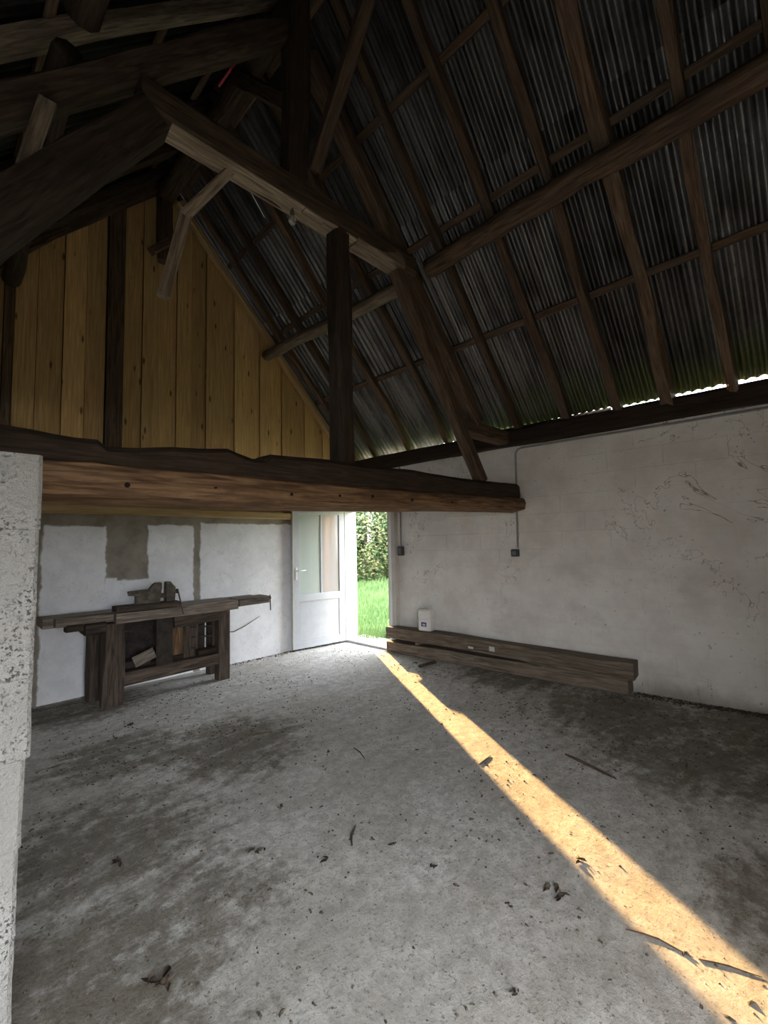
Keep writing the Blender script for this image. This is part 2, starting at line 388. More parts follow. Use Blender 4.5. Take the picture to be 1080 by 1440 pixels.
# left wall, front wall with the wide opening the photographer stands in
tag(MB().box(XL-.22, XL, YF-.2, YB+.2, -.05, WTOP).build('wall_left', 'outer_wall'), 'plain masonry wall on the left side', 'wall', kind='structure')
OX0, OX1, OZ = -1.10, .95, 1.92
mb = MB(); mb.box(XL, OX0, YF-.2, YF, -.05, OZ); mb.box(OX1, wx(YF)+.1, YF-.2, YF, -.05, OZ)
mb.prism([(XL, OZ), (wx(YF)+.1, OZ), (wx(YF)+.1, zr(4.9)), (RX, zr(RX)), (XL, zr(XL))], YF-.2, YF)
tag(mb.build('wall_front', 'outer_wall'), 'front wall with a wide opening behind the viewer', 'wall', kind='structure')

# roughcast end of a partition wall in the left foreground
pw = tag(MB().box(XL, .205, 1.87, 2.14, -.03, 1.80).build('wall_partition', 'mortar'), 'rough white rendered block pier at the left edge', 'wall', kind='structure')
zc = [-.02, .31, .57, .84, 1.09, 1.33, 1.57, 1.82]
for i, (a, b) in enumerate(zip(zc, zc[1:])):
    xr = (.212, .214, .222, .236, .238, .240, .243)[i]
    for (xa, xb) in ((xr-.5, xr), (xr-1.0, xr-.506)):
        m_ = MB(); K = 5; rows = []
        for zi in range(K+1):
            z = a+.0005 + (b-a-.001)*zi/K
            jx = .004*noise.noise((z*9, i, xb)); tp = .006*noise.noise((3, z*5, xb))
            rows.append([(xa, 1.85+tp, z), (xb-.012+jx, 1.85+tp, z), (xb+jx, 1.862+tp, z), (xb+jx, 2.15, z), (xa, 2.15, z)])
        m_.loft(rows).build('block', 'roughcast', pw)

# ------------------------------------------------------------------ roof
roof = empty('ceiling', (RX, 2.5, RZ), 'steep open roof of corrugated tin sheets on rough rafters and battens', 'roof', kind='structure')
ang = math.atan(SL); CS = math.cos(ang)
EX = 4.905
def sheet_mesh(L, W=.84, pitch=.0763, depth=.032):
    m_ = MB(); n = int(W/pitch*8)
    for xx in (0, L):
        for k in range(n+1):
            y = W*k/n; m_.v.append((xx, y, depth/2*math.cos(6.2832*y/pitch)+depth/2))
    for k in range(n): m_.f.append((k, k+1, n+2+k, n+1+k))
    me = m_.mesh('corrugated_sheet', True); me.materials.append(M['tin']); return me
xm = 3.22
L1 = (EX-xm)/CS; L2 = (xm+.12-RX)/CS
me1, me2 = sheet_mesh(L1), sheet_mesh(L2)
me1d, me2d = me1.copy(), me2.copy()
for me in (me1d, me2d): me.materials[0] = M['shaded_tin']
def slope_mat(x, y, off, side):
    """frame whose x runs up the slope, y along the eaves, z out of the roof"""
    xd = Vector((-CS*side, 0, math.sin(ang))); yd = Vector((0, 1, 0)); zd = xd.cross(yd)
    if zd.z < 0: yd = -yd; zd = -zd
    X = RX+(x-RX)*side
    return Matrix(((xd.x, yd.x, zd.x, X), (xd.y, yd.y, zd.y, y), (xd.z, yd.z, zd.z, zr(x)+off), (0, 0, 0, 1)))
for side in (1, -1):
    for k in range(9):
        y = -.95 + k*.77
        yy = y if side > 0 else y
        m1 = slope_mat(EX+rnd.uniform(-.012, .012), 0, .0+(k % 2)*.004, side); m2 = slope_mat(xm+.12, 0, .022+(k % 2)*.004, side)
        flip = m1.col[1][1] < 0
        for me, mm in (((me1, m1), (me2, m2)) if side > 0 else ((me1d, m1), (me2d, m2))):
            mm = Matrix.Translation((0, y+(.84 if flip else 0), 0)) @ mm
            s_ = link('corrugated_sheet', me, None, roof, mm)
def raf(y, side, x_lo, x_hi, w, h, mat='rafter_wood', off=-.105, **k):
    lo = (RX+(x_lo-RX)*side, y, zr(x_lo, off)); hi = (RX+(x_hi-RX)*side, y, zr(x_hi, off))
    return timber('rafter', lo, hi, w, h, mat, roof, rough=k.pop('rough', .008), bow=k.pop('bow', .018), **k)
RW = {0.49: .075, .96: .105, 1.40: .085, 1.93: .085, 2.49: .075, 2.96: .07, 3.5: .085, 4.2: .085, 4.85: .075, 5.3: .07, .02: .08, -.42: .08}
for y, w_ in RW.items():
    raf(y, 1, 4.90, RX+.02, w_, .085, rough=.016 if y == .96 else .008)
    raf(y+.02, -1, 4.95, RX+.02, w_+.02, .1, 'grey_wood' if y == 2.96 else 'shaded_oak')  # one left rafter in pale wood stands for its lit underside
for x in (4.10, 3.35, 2.66, 2.05):
    for side in (1, -1):
        X = RX+(x-RX)*side
        for (a, b) in ((-.7, 2.5), (2.5, 5.5)):
            timber('batten', (X, a, zr(x, -.022)), (X, b, zr(x, -.022)), .065, .03, 'rafter_wood', roof, up=(SL*side, 0, 1), rough=.003)

timber('slit_blocker', (wx(1.5)+.06, 1.5, 2.83), (wx(2.75)+.06, 2.75, 2.815), .02, .10, 'dark_beam', roof, rough=.004)  # added board that shuts daylight out of the eave slit
rc = [(RX-.2, zr(RX-.2, .05)), (RX, zr(RX, .06)), (RX+.2, zr(RX+.2, .05)), (RX+.2, zr(RX+.2, .053)), (RX, zr(RX, .065)), (RX-.2, zr(RX-.2, .053))]
MB().prism(rc, YF-.3, YB+.3).build('ridge_cap', 'tin', roof)
# wall plates
def plate(x_off, side):
    p0 = (wx(YF)-.0+x_off, YF, 2.720); p1 = (wx(YB)+x_off, YB, 2.705)
    return timber('wall_plate', p0, p1, .15, .195, 'dark_beam', None, rough=.006, bow=.002)
tag(plate(-.02, 1), 'dark timber wall plate lying along the top of the white wall', 'beam')
tag(timber('wall_plate', (XL-.08, YF, 2.705), (XL-.08, YB, 2.705), .2, .165, 'dark_beam'), 'dark timber wall plate on the left wall behind the pier', 'beam')
# ridge and purlin logs
tag(timber('ridge_log', (RX, YF, 5.80), (RX, YB, 5.80), .2, .2, 'old_oak', rnd_=True, bow=.02, rough=.012), 'rough round ridge log at the top of the roof', 'beam')
pp = [(3.27, -.62, 4.18), (3.27, .7, 4.17), (3.25, 1.5, 4.17), (3.25, 2.1, 4.15), (3.25, 2.54, 4.13)]
def log(name, pts, r, mat):
    m_ = MB(); P_ = []; R_ = []
    for i in range(len(pts)-1):
        for k in range(6):
            t = k/6; P_.append(Vector(pts[i]).lerp(Vector(pts[i+1]), t))
    P_.append(Vector(pts[-1]))
    mw, L = frame(pts[0], pts[-1]); inv = mw.inverted(); loc = []
    for i, p in enumerate(P_):
        j = Vector((.0, .018*noise.noise((i*.4, r*90, 1)), .018*noise.noise((i*.4, r*50, 7))))
        loc.append(inv @ p + j); R_.append(r*(1+.14*noise.noise((i*.5, 3, r*70))))
    m_.tube(loc, R_, 10); return link(name, m_.mesh(name, True), mat, None, mw)
tag(log('purlin_log', pp, .088, 'old_oak'), 'thick crooked purlin log running from the truss towards the viewer under the tin', 'beam')
tag(log('purlin_log', [(3.29, 2.70, 4.12), (3.25, 4.1, 4.17), (3.22, YB-.02, 4.21)], .075, 'grey_wood'), 'paler purlin log between the truss and the pine boarded gable', 'beam')
tag(log('purlin_log', [(.42, 2.45, 4.16), (.40, 1, 4.18), (.42, YF, 4.16)], .085, 'shaded_oak'), 'left hand purlin log in the dark nearer half of the roof', 'beam')
tag(log('purlin_log', [(.40, 2.70, 4.14), (.40, 4.1, 4.17), (.42, YB-.02, 4.16)], .08, 'shaded_oak'), 'left hand purlin log ending on the gable beside the dark stud', 'beam')

# ------------------------------------------------------------------ the truss
YT = 2.55
tr = empty('roof_truss', (RX, YT, 1.8), 'heavy old oak truss crossing the barn with posts, struts and collar', 'truss')
def T(px, py, dy=0): v = at(px, py, 1, YT+dy); return v
# lower, paler log of the tie beam
top = [(-1.2, 1.88), (.0, 1.895), (.32, 1.90), (.5, 1.92), (.72, 1.91), (1.0, 1.92), (1.45, 1.92), (2.12, 1.925), (2.98, 1.935), (4.0, 1.965), (4.62, 1.985)]
arr = [(-1.2, 1.74), (0, 1.75), (.31, 1.752), (.5, 1.757), (.79, 1.76), (1.0, 1.76), (1.45, 1.762), (2.12, 1.785), (2.61, 1.80), (3.6, 1.835), (4.62, 1.86)]
def lerp_tab(tab, x):
    for (a, b), (c, d) in zip(tab, tab[1:]):
        if a <= x <= c: return b+(d-b)*(x-a)/(c-a)
    return tab[-1][1] if x > tab[-1][0] else tab[0][1]
m_ = MB(); rings = []; X0, X1 = .12, wx(YT)-.075; NS = 60
for i in range(NS+1):
    x = X0+(X1-X0)*i/NS; zt = lerp_tab(top, x); za = lerp_tab(arr, x); zb = za-.025
    q = lambda s, a: .012*noise.noise((x*1.7, s, 0))*a
    rings.append([(x-X0, -.135+q(1, 1), za-1.85+q(2, .6)), (x-X0, -.150+q(3, 1), (za*.5+zt*.5)-1.85), (x-X0, -.135+q(4, 1), zt-1.865+q(5, .6)), (x-X0, -.11, zt-1.85),
                  (x-X0, .12, zt-1.86), (x-X0, .14, za-1.84), (x-X0, .115+q(6, 1), zb-1.85+q(7, .6)), (x-X0, .03, zb-1.863+q(9, .6)), (x-X0, -.09+q(8, 1), zb-1.84)])
tl = link('tie_log', m_.loft(rings).mesh('tie_log'), 'hewn_log', tr, Matrix.Translation((X0, YT, 1.85)))
for (px, py) in ((179, 682), (303, 685), (410, 695), (478, 697), (524, 698), (580, 703), (621, 704), (636, 706)):
    p = at(px, py, 1, YT-.148)
    m_ = MB().tube([(0, -.003, 0), (0, .03, 0)], rnd.uniform(.009, .016), 6); link('peg_hole_shade', m_.mesh('peg_hole_shade'), 'hole_shade', tl, Matrix.Translation(p))  # solid dark discs stand for the shade inside the peg holes
# upper, dark beam with a broken top
up = [(-1.2, 2.05), (.18, 2.04), (.28, 2.04), (.44, 2.03), (.53, 2.03), (.57, 2.0), (.70, 2.015), (.88, 2.04), (1.02, 2.055), (1.19, 2.08), (1.25, 2.06), (1.35, 2.035), (1.43, 2.045), (1.48, 2.08), (1.99, 2.105), (2.24, 2.10), (2.76, 2.12), (3.58, 2.115), (4.2, 2.13), (4.62, 2.15)]
m_ = MB(); rings = []
xs = sorted(set([a for a, b in up if a > -1.1]+[-1.2+.12*i for i in range(50)])); xs = [x for x in xs if -1.2 <= x < wx(YT)-.01]
for x in xs:
    zt = lerp_tab(up, x); zb = lerp_tab(top, x)-.012; n1 = .008*noise.noise((x*4, 0, 0)); n2 = .01*noise.noise((x*3, 5, 0))
    rings.append([(x+1.2, -.10+n2, zb-1.9), (x+1.2, -.115+n1, zb-1.87), (x+1.2, -.11+n2, zt-1.93+n1), (x+1.2, -.08, zt-1.9+n1), (x+1.2, .09, zt-1.9+n2), (x+1.2, .11, zt-1.94), (x+1.2, .11, zb-1.9)])
link('tie_beam', m_.loft(rings).mesh('tie_beam'), 'dark_beam', tr, Matrix.Translation((-1.2, YT, 1.9)))
timber('post', (2.145, YT, 2.09), (2.13, YT, 3.93), .15, .15, 'dark_beam', tr, rough=.007, bow=.006)
timber('collar_beam', (.70, YT, 4.005), (2.98, YT, 4.01), .16, .185, 'old_oak', tr, rough=.008)
timber('collar_lit_face', (.86, YT+.005, 3.912), (2.27, YT+.005, 3.917), .15, .014, 'grey_wood', tr, rough=.002)  # pale strip paints the light on the collar's underside
timber('collar_lit_end', (2.28, YT+.01, 3.985), (2.83, YT+.01, 3.99), .17, .165, 'grey_wood', tr, rough=.003)  # paler wood stands for the lit stretch of the collar
timber('strut', T(558, 380), (4.05, YT, 2.13), .115, .135, 'old_oak', tr, rough=.006, bow=.008, taper=.96)
timber('principal_rafter', (4.10, YT+.06, 2.79), (1.90, YT+.06, 5.29), .13, .14, 'old_oak', tr, rough=.008, bow=.006)
timber('strut', (.76, YT, 3.92), (-.42, YT, 2.14), .19, .20, 'shaded_oak', tr, rough=.022, bow=.02)
timber('principal_rafter', (-.55, YT+.06, 2.84), (RX-.06, YT+.06, 5.40), .15, .15, 'shaded_oak', tr, rough=.012, bow=.015)
timber('stub_beam', (3.84, YT+.1, 2.715), (wx(YT)-.04, YT+.1, 2.72), .17, .15, 'old_oak', tr, rough=.006)
timber('stub_beam', (XL, YT+.06, 2.73), (-.32, YT+.06, 2.73), .17, .15, 'old_oak', tr, rough=.006)
timber('king_post', (1.72, YT, 4.05), (1.76, YT, 5.72), .17, .17, 'dark_beam', tr, rough=.012)
timber('ridge_brace', (1.86, YT-.05, 4.25), (1.85, 1.35, 5.72), .085, .10, 'rafter_wood', tr, rough=.006)
timber('spacer', T(35, 245), T(68, 150), .075, .10, 'grey_wood', tr, rough=.008)
timber('ridge_brace', (1.74, YT+.05, 4.75), (1.80, 3.5, 5.74), .12, .12, 'old_oak', tr, rough=.012)

# bent timber hanging from the collar
b0, b1, b2 = at(326, 238, 1, YT+.04), at(256, 305, 1, YT+.04), at(229, 416, 1, YT+.04)
bt = empty('bent_timber', b2, 'pale bent branch timber hanging down from the collar beam before the pine boards', 'timber')
timber('upper_limb', b0, b1, .06, .075, 'grey_wood', bt, rough=.004, up=(0, 1, 0)); timber('lower_limb', b1+(b0-b1).normalized()*.03, b2, .065, .06, 'grey_wood', bt, rough=.004, up=(0, 1, 0))

# little bulb and bits under the collar
bp = at(411, 306, 1, YT-.09)
bl = empty('light_bulb', bp, 'bare glass bulb hanging from the collar beam beside the post', 'bulb')
m_ = MB(); prof = [(.0, -.055), (.014, -.053), (.025, -.042), (.029, -.028), (.025, -.012), (.014, .002), (.011, .012)]
m_.loft([[(r*math.cos(6.2832*k/14)+1e-5*math.cos(6.2832*k/14), r*math.sin(6.2832*k/14)+1e-5*math.sin(6.2832*k/14), z) for k in range(14)] for r, z in prof])
link('globe', m_.mesh('globe', True), 'bulb_glass', bl, Matrix.Translation(bp))
link('socket', MB().tube([(0, 0, .01), (0, 0, .045), (.01, .01, .075)], [.015, .013, .006], 10).mesh('socket'), 'lamp_cap', bl, Matrix.Translation(bp))
tag(MB().tube([T(344, 254, .1), T(358, 280, .1), T(372, 306, .1)], .0035, 5).build('pale_string', 'paper_scrap'), 'thin pale string stretched below the collar beam against the dark tin', 'string')
ra, rb = Vector((1.70, 3.85, 5.70)), Vector((1.73, 3.55, 5.70))
ra = at(308, 121, 0, 1.72); rb = at(332, 87, 0, 1.72)
tag(MB().tube([ra, rb], .010, 6).build('red_light_streak', 'red_light_streak'), 'thin red rod added for a streak of light beside the ridge log', 'strip')  # red rod painted in for light showing through at the ridge
wl = [T(424, 298, -.085), T(430, 292, -.085), T(458, 310, -.085), T(452, 316, -.085), T(424, 299, -.085)]
tag(MB().tube(wl, .004, 5).build('wire_loop', 'grey_wood'), 'thin wire loop fixed along the edge of the collar beam', 'wire')

# ------------------------------------------------------------------ doorway
fx = 4.50      # inner face of the door frame, proud of the wall
df = tag(empty('door_1', (4.55, 4.9, 0)), 'white door frame round the open doorway in the block wall', 'door frame', kind='structure')
MB().bbox(fx, fx+.075, DY1-.02, DY1+.055, .0, DH).build('hinge_jamb', 'frame_white', df)
MB().bbox(fx+.075, fx+.115, DY0, DY0+.028, .0, DH).build('strike_jamb', 'frame_white', df)
MB().bbox(fx+.065, fx+.14, DY0-.05, DY0, .0, DH).build('near_jamb', 'plastic_white', df); MB().bbox(fx+.14, wx(DY0)+.03, DY0-.06, DY0, .0, DH).build('render_edge', 'jamb_beige', df)  # near jamb gets a brighter white in place of the light on it
MB().bbox(fx, fx+.085, DY0-.055, DY1+.055, DH-.02, DH+.05).build('frame_head', 'frame_white', df)
MB().bbox(fx+.01, wx(4.5)+WT, DY0-.02, DY1+.02, -.01, .028).build('threshold', 'frame_white', df)
MB().box(fx+.075, wx(DY1)+WT, DY1-.005, DY1+.06, .0, DH).build('far_reveal', 'frame_white', df)
MB().box(fx+.075, wx(DY1)+WT, DY0-.03, DY1+.03, DH-.005, DH+.03).build('soffit', 'frame_white', df)
# leaf, swung back against the rear wall
hp, fp = Vector((4.485, 5.345, .02)), Vector((3.61, 5.435, .02))
mw, W = frame(hp, fp)
leaf = link('door_leaf', None, None, None, mw); tag(leaf, 'white half glazed door standing open against the back wall', 'door')
HL = 2.03; th = .045
def lf(name, x0, x1, z0, z1, y0, y1, mat, c=.004, parent=leaf): return link(name, MB().bbox(x0, x1, y0, y1, z0, z1, c).mesh(name), mat, parent, mw)
lf('stile', 0, .095, 0, HL, -th/2, th/2, 'pvc'); lf('stile', W-.085, W, 0, HL, -th/2, th/2, 'pvc')
lf('bottom_rail', .095, W-.085, 0, .10, -th/2, th/2, 'pvc'); lf('mid_rail', .095, W-.085, .665, .765, -th/2, th/2, 'pvc'); lf('top_rail', .095, W-.085, HL-.1, HL, -th/2, th/2, 'pvc')
lf('lower_panel', .095, W-.085, .10, .665, -th/4, th/4, 'pvc')
lf('glazing_bar', .40, .425, .765, HL-.1, -th/2.4, th/2.4, 'pvc')
lf('pane', .095, .40, .765, HL-.1, -.004, .004, 'glass_reflection', .001); lf('pane', .425, W-.085, .765, HL-.1, -.004, .004, 'glass_obscure', .001)
for (x0, x1, z0, z1) in ((.095, W-.085, .10, .112), (.095, W-.085, .653, .665), (.095, .107, .112, .653), (W-.097, W-.085, .112, .653)):
    for s_ in (1,): lf('bead', x0, x1, z0, z1, th/4*s_-.002, th/4*s_+.009, 'frame_white', .002)
ins = 1 if (mw @ Vector((0, 1, 0)) - mw @ Vector((0, 0, 0))).y < 0 else -1
hd = link('handle', MB().bbox(W-.062, W-.028, min(ins*th/2, ins*(th/2+.008)), max(ins*th/2, ins*(th/2+.008)), .98, 1.16, .002).mesh('handle'), 'plastic_white', leaf, mw)
link('lever', MB().tube([(W-.045, ins*th/2, 1.11), (W-.045, ins*(th/2+.045), 1.11), (W-.06, ins*(th/2+.05), 1.11), (W-.17, ins*(th/2+.045), 1.112)], .009, 8).mesh('lever', True), 'plastic_white', hd, mw)
link('edge_seal', MB().box(W, W+.012, -th/2, th/2, 0, HL).mesh('edge_seal'), 'jamb_beige', leaf, mw)

# ------------------------------------------------------------------ squared timbers along the right wall
def stack(name, p0, p1, w_, h_, label, **k):
    return tag(timber(name, p0, p1, w_, h_, 'driftwood', None, rough=.007, ch=.05, **k), label, 'timber')
stack('squared_timber', (4.56, 4.42, .073), (4.775, 1.42, .083), .2, .145, 'grey squared timber lying on the floor along the white wall, lower of two', bow=.006)
stack('squared_timber', (4.555, 4.43, .262), (4.765, 1.36, .244), .2, .15, 'grey squared timber on top of another along the wall, carrying a white can', bow=.010)
for i, (px, py) in enumerate(((658, 912), (688, 914))):
    p = at(px, py, 0, 4.49+.02*i)
    p.x = 4.64+(4.42-p.y)*.066-.105+.0-.075
    tag(link('paper_scrap', MB().box(-.002, .002, -.035, .035, -.012-.015*i, .012+.015*i).mesh('paper_scrap'), 'paper_scrap', None, Matrix.Translation(p)), ('thin white paper scrap stuck low on the stacked timbers', 'square white paper patch stuck on the stacked timbers')[i], 'paper')

tag(timber('packing_piece', (4.50, 3.9, .166), (4.64, 3.9, .166), .05, .030, 'driftwood', None, rough=.002), 'small packing piece wedged between the two stacked timbers', 'wood chip')
# white can
jp = Vector((4.60, 3.80, .343)); mwj = Matrix.Translation(jp) @ Matrix.Rotation(math.radians(8), 4, 'Z')
jc = link('plastic_canister', None, None, None, mwj); tag(jc, 'white plastic canister with a blue label standing on the timbers', 'canister')
m_ = MB(); rings = []
for z, a, b in ((0, .065, .085), (.012, .075, .095), (.15, .075, .095), (.158, .069, .089), (.166, .069, .089), (.174, .075, .095), (.255, .075, .095), (.28, .062, .083)):
    c = .018; rings.append([(-a+c, -b, z), (a-c, -b, z), (a, -b+c, z), (a, b-c, z), (a-c, b, z), (-a+c, b, z), (-a, b-c, z), (-a, -b+c, z)])
link('body', m_.loft(rings).mesh('body'), 'plastic_white', jc, mwj)
link('handle', MB().tube([(0, .07, .278), (0, .055, .315), (0, -.01, .318), (0, -.03, .28)], .012, 8).mesh('handle', True), 'plastic_white', jc, mwj)
link('cap', MB().tube([(0, -.055, .275), (0, -.055, .315)], .024, 12).mesh('cap'), 'plastic_cap', jc, mwj)
link('label', MB().box(-.0765, -.074, -.04, .04, .06, .115).mesh('label'), 'blue_print', jc, mwj)
link('label_print', MB().box(-.0775, -.076, -.022, .024, .083, .093).box(-.0775, -.076, -.022, .012, .070, .077).mesh('label_print'), 'plastic_white', jc, mwj)

# ------------------------------------------------------------------ conduits and switches
def wpt(y, z, d=.0): return (wx(y)-d, y, z)
def bendpath():
    P_ = [wpt(YF+.02, 2.585, .02), wpt(.9, 2.58, .02), wpt(2.3, 2.585, .02)]
    for i in range(7):
        a = i/6*math.pi/2; P_.append(wpt(2.46+.075*math.sin(a), 2.51+.075*math.cos(a), .02))
    return P_+[wpt(2.545, 1.9, .02), wpt(2.555, 1.42, .02)]
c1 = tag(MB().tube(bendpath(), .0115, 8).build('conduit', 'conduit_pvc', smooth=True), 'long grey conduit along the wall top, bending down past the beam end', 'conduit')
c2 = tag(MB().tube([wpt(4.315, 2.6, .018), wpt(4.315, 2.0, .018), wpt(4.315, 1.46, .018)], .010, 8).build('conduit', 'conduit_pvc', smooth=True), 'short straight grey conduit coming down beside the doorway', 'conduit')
def wbox(name, y, z, sw, shh, label):
    e = empty(name, wpt(y, z, 0), label, 'switch')
    mwb = Matrix.Translation(wpt(y, z, 0)) @ Matrix.Rotation(math.atan(.06), 4, 'Z')
    link('housing', MB().bbox(-.06, 0, -sw/2, sw/2, -shh/2, shh/2, .006).mesh('housing'), 'switch_grey', e, mwb)
    link('rocker', MB().bbox(-.066, -.058, -sw/2+.016, sw/2-.016, -shh/2+.02, shh/2-.02, .003).mesh('rocker'), 'switch_face', e, mwb)
    return e
wbox('wall_switch', 4.31, 1.385, .075, .13, 'grey light switch box on the wall beside the doorway')
wbox('wall_socket', 2.585, 1.355, .08, .085, 'small dark socket box at the foot of the bent conduit')

# ------------------------------------------------------------------ workbench
wb = empty('workbench', (1.8, 5.12, 0), 'old wooden workbench with thick plank top against the back wall', 'workbench')
BY0, BY1, BZ = 4.89, 5.36, .875
timber('top_plank', (.78, BY0+.13, BZ-.04), (1.24, BY0+.13, BZ-.04), .12, .075, 'bench_top', wb, rough=.003, ch=.05)
timber('top_plank', (1.245, BY0+.09, BZ-.05), (2.50, BY0+.09, BZ-.05), .18, .10, 'bench_top', wb, rough=.004, ch=.05)
timber('top_plank', (.70, BY0+.335, BZ-.045), (2.52, BY0+.335, BZ-.045), .30, .085, 'bench_top', wb, rough=.003, ch=.04)
timber('end_plank', (2.51, BY0+.12, BZ-.035), (2.91, BY0+.13, BZ-.03), .24, .085, 'bench_top', wb, rough=.003, ch=.05)
timber('end_plank', (2.53, BY0+.36, BZ-.04), (2.89, BY0+.36, BZ-.04), .22, .075, 'bench_top', wb, rough=.003, ch=.05)
timber('leg', (1.235, BY0+.085, 0), (1.235, BY0+.085, BZ-.09), .17, .15, 'bench_wood', wb, rough=.010, ch=.08)
timber('leg', (1.15, BY1-.07, 0), (1.15, BY1-.07, BZ-.09), .12, .13, 'bench_wood', wb, rough=.006)
timber('leg', (2.345, BY0+.085, 0), (2.345, BY0+.085, BZ-.09), .13, .125, 'bench_wood', wb, rough=.003, ch=.06)
timber('leg', (2.36, BY1-.07, 0), (2.36, BY1-.07, BZ-.08), .10, .11, 'bench_wood', wb, rough=.003)
timber('stretcher', (1.31, BY0+.06, .215), (2.29, BY0+.07, .24), .05, .115, 'bench_wood', wb, rough=.004, ch=.05)
timber('stretcher', (1.2, BY1-.06, .22), (2.33, BY1-.06, .24), .05, .11, 'bench_wood', wb, rough=.004)
timber('apron', (1.80, BY0+.06, .715), (2.29, BY0+.06, .735), .04, .13, 'bench_wood', wb, rough=.003, ch=.05)
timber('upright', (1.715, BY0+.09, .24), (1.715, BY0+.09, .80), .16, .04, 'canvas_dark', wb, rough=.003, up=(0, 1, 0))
for i, (x_, w_) in enumerate(((1.47, .2), (1.68, .2), (1.90, .2))):
    timber('shelf_board', (1.24, BY0+.11+i*.125, .275), (2.32, BY0+.11+i*.125, .29), .12, .022, 'bench_wood', wb, rough=.003)
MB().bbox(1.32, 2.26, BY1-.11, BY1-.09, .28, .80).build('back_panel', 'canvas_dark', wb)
timber('side_board', (1.98, BY1-.14, .31), (1.98, BY1-.14, .66), .38, .022, 'hewn_log', wb, rough=.003, up=(0, 1, 0))
timber('bracket', (.86, BY0+.12, .775), (.99, BY0+.12, .775), .15, .07, 'bench_wood', wb, rough=.005)
timber('bracket', (1.0, BY0+.16, .755), (1.17, BY0+.16, .755), .3, .11, 'bench_wood', wb, rough=.008)
link('hook', MB().tube([(1.29, BY0-.005, .70), (1.36, BY0-.015, .70), (1.372, BY0-.015, .69), (1.366, BY0-.015, .675)], .008, 6).mesh('hook'), 'iron', wb)
sv = link('screw', MB().tube([(2.88, BY0+.05, BZ-.02), (2.95, BY0+.05, BZ-.02)], [.014, .02], 8).mesh('screw'), 'iron', wb)
link('screw_handle', MB().tube([(2.935, BY0+.035, BZ+.02), (2.94, BY0+.03, BZ-.17)], .007, 6).mesh('screw_handle'), 'iron', sv)
# ladder-like rack under the bench, on its shelf
rk = empty('slatted_rack', (2.1, 5.15, .3), 'dark rack with three thin rungs standing on the bench shelf', 'rack')
for z, zz in ((.60, .585), (.49, .475), (.375, .33)): timber('rung', (2.02, 5.04, z+.02), (2.31, 5.09, zz), .018, .018, 'canvas_dark', rk, rough=.001)
timber('rack_side', (2.02, 5.05, .30), (2.02, 5.05, .70), .16, .02, 'bench_wood', rk, rough=.002, up=(0, 1, 0))
timber('rack_side', (2.295, 5.10, .305), (2.30, 5.10, .70), .04, .02, 'bench_wood', rk, rough=.002, up=(0, 1, 0))
# things on the shelf
tag(timber('offcut', (1.43, 4.985, .36), (1.62, 4.985, .43), .03, .11, 'bench_top', None, rough=.004), 'pale wood offcut leaning in the dark under the bench', 'offcut')
tag(timber('offcut', (2.06, 4.98, .342), (2.26, 4.99, .348), .08, .06, 'dark_beam', None, rough=.006), 'dark wood offcut on the bench shelf by the right leg', 'offcut')
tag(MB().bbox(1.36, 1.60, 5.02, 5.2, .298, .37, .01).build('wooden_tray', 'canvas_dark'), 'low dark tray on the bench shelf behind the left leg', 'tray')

# vise
vs = empty('bench_vise', (1.55, 5.0, BZ), 'heavy old iron vise on a wooden base board on the workbench', 'vise')
timber('base_board', (1.25, 4.99, BZ+.034), (1.84, 4.975, BZ+.034), .2, .052, 'bench_wood', vs, rough=.004, ch=.06)
z0 = BZ+.060
fj = MB().prism([(1.435, z0), (1.435, z0+.085), (1.375, z0+.092), (1.372, z0+.115), (1.40, z0+.12), (1.545, z0+.125), (1.60, z0+.19), (1.625, z0+.205), (1.672, z0+.205), (1.672, z0+.08), (1.66, z0)], 4.955, 5.02).build('fixed_jaw', 'iron_worn', vs)
link('jaw_plate', MB().box(1.668, 1.676, 4.95, 5.025, z0+.13, z0+.20).mesh('jaw_plate'), 'iron', fj)
MB().prism([(1.40, z0+.105), (1.375, z0+.118), (1.378, z0+.132), (1.56, z0+.14), (1.56, z0+.125)], 4.925, 5.045).build('anvil', 'iron', vs)
mj = MB().prism([(1.724, z0+.004), (1.724, z0+.21), (1.765, z0+.208), (1.79, z0+.175), (1.815, z0+.15), (1.815, z0+.07), (1.81, z0+.004)], 4.955, 5.02).build('moving_jaw', 'iron_worn', vs)
link('jaw_plate', MB().box(1.720, 1.728, 4.95, 5.025, z0-.01, z0+.20).mesh('jaw_plate'), 'iron', mj)
MB().box(1.50, 1.75, 4.962, 5.008, z0+.045, z0+.09).build('slide_bar', 'iron', vs)
sw_ = MB().tube([(1.80, 4.985, z0+.10), (1.85, 4.985, z0+.10)], [.016, .026], 10).build('screw', 'iron', vs)
link('screw_handle', MB().tube([(1.84, 4.96, z0+.115), (1.872, 4.875, z0-.14)], .008, 7).mesh('screw_handle'), 'iron', sw_)

# twig leaning on the back wall
tag(MB().tube([(2.55, YB-.012, .42), (2.75, YB-.012, .40), (2.90, YB-.012, .45), (3.12, YB-.012, .55)], [.003, .006, .006, .003], 6).build('dead_twig', 'twig'), 'thin curved dead twig caught on the white back wall right of the bench', 'twig')

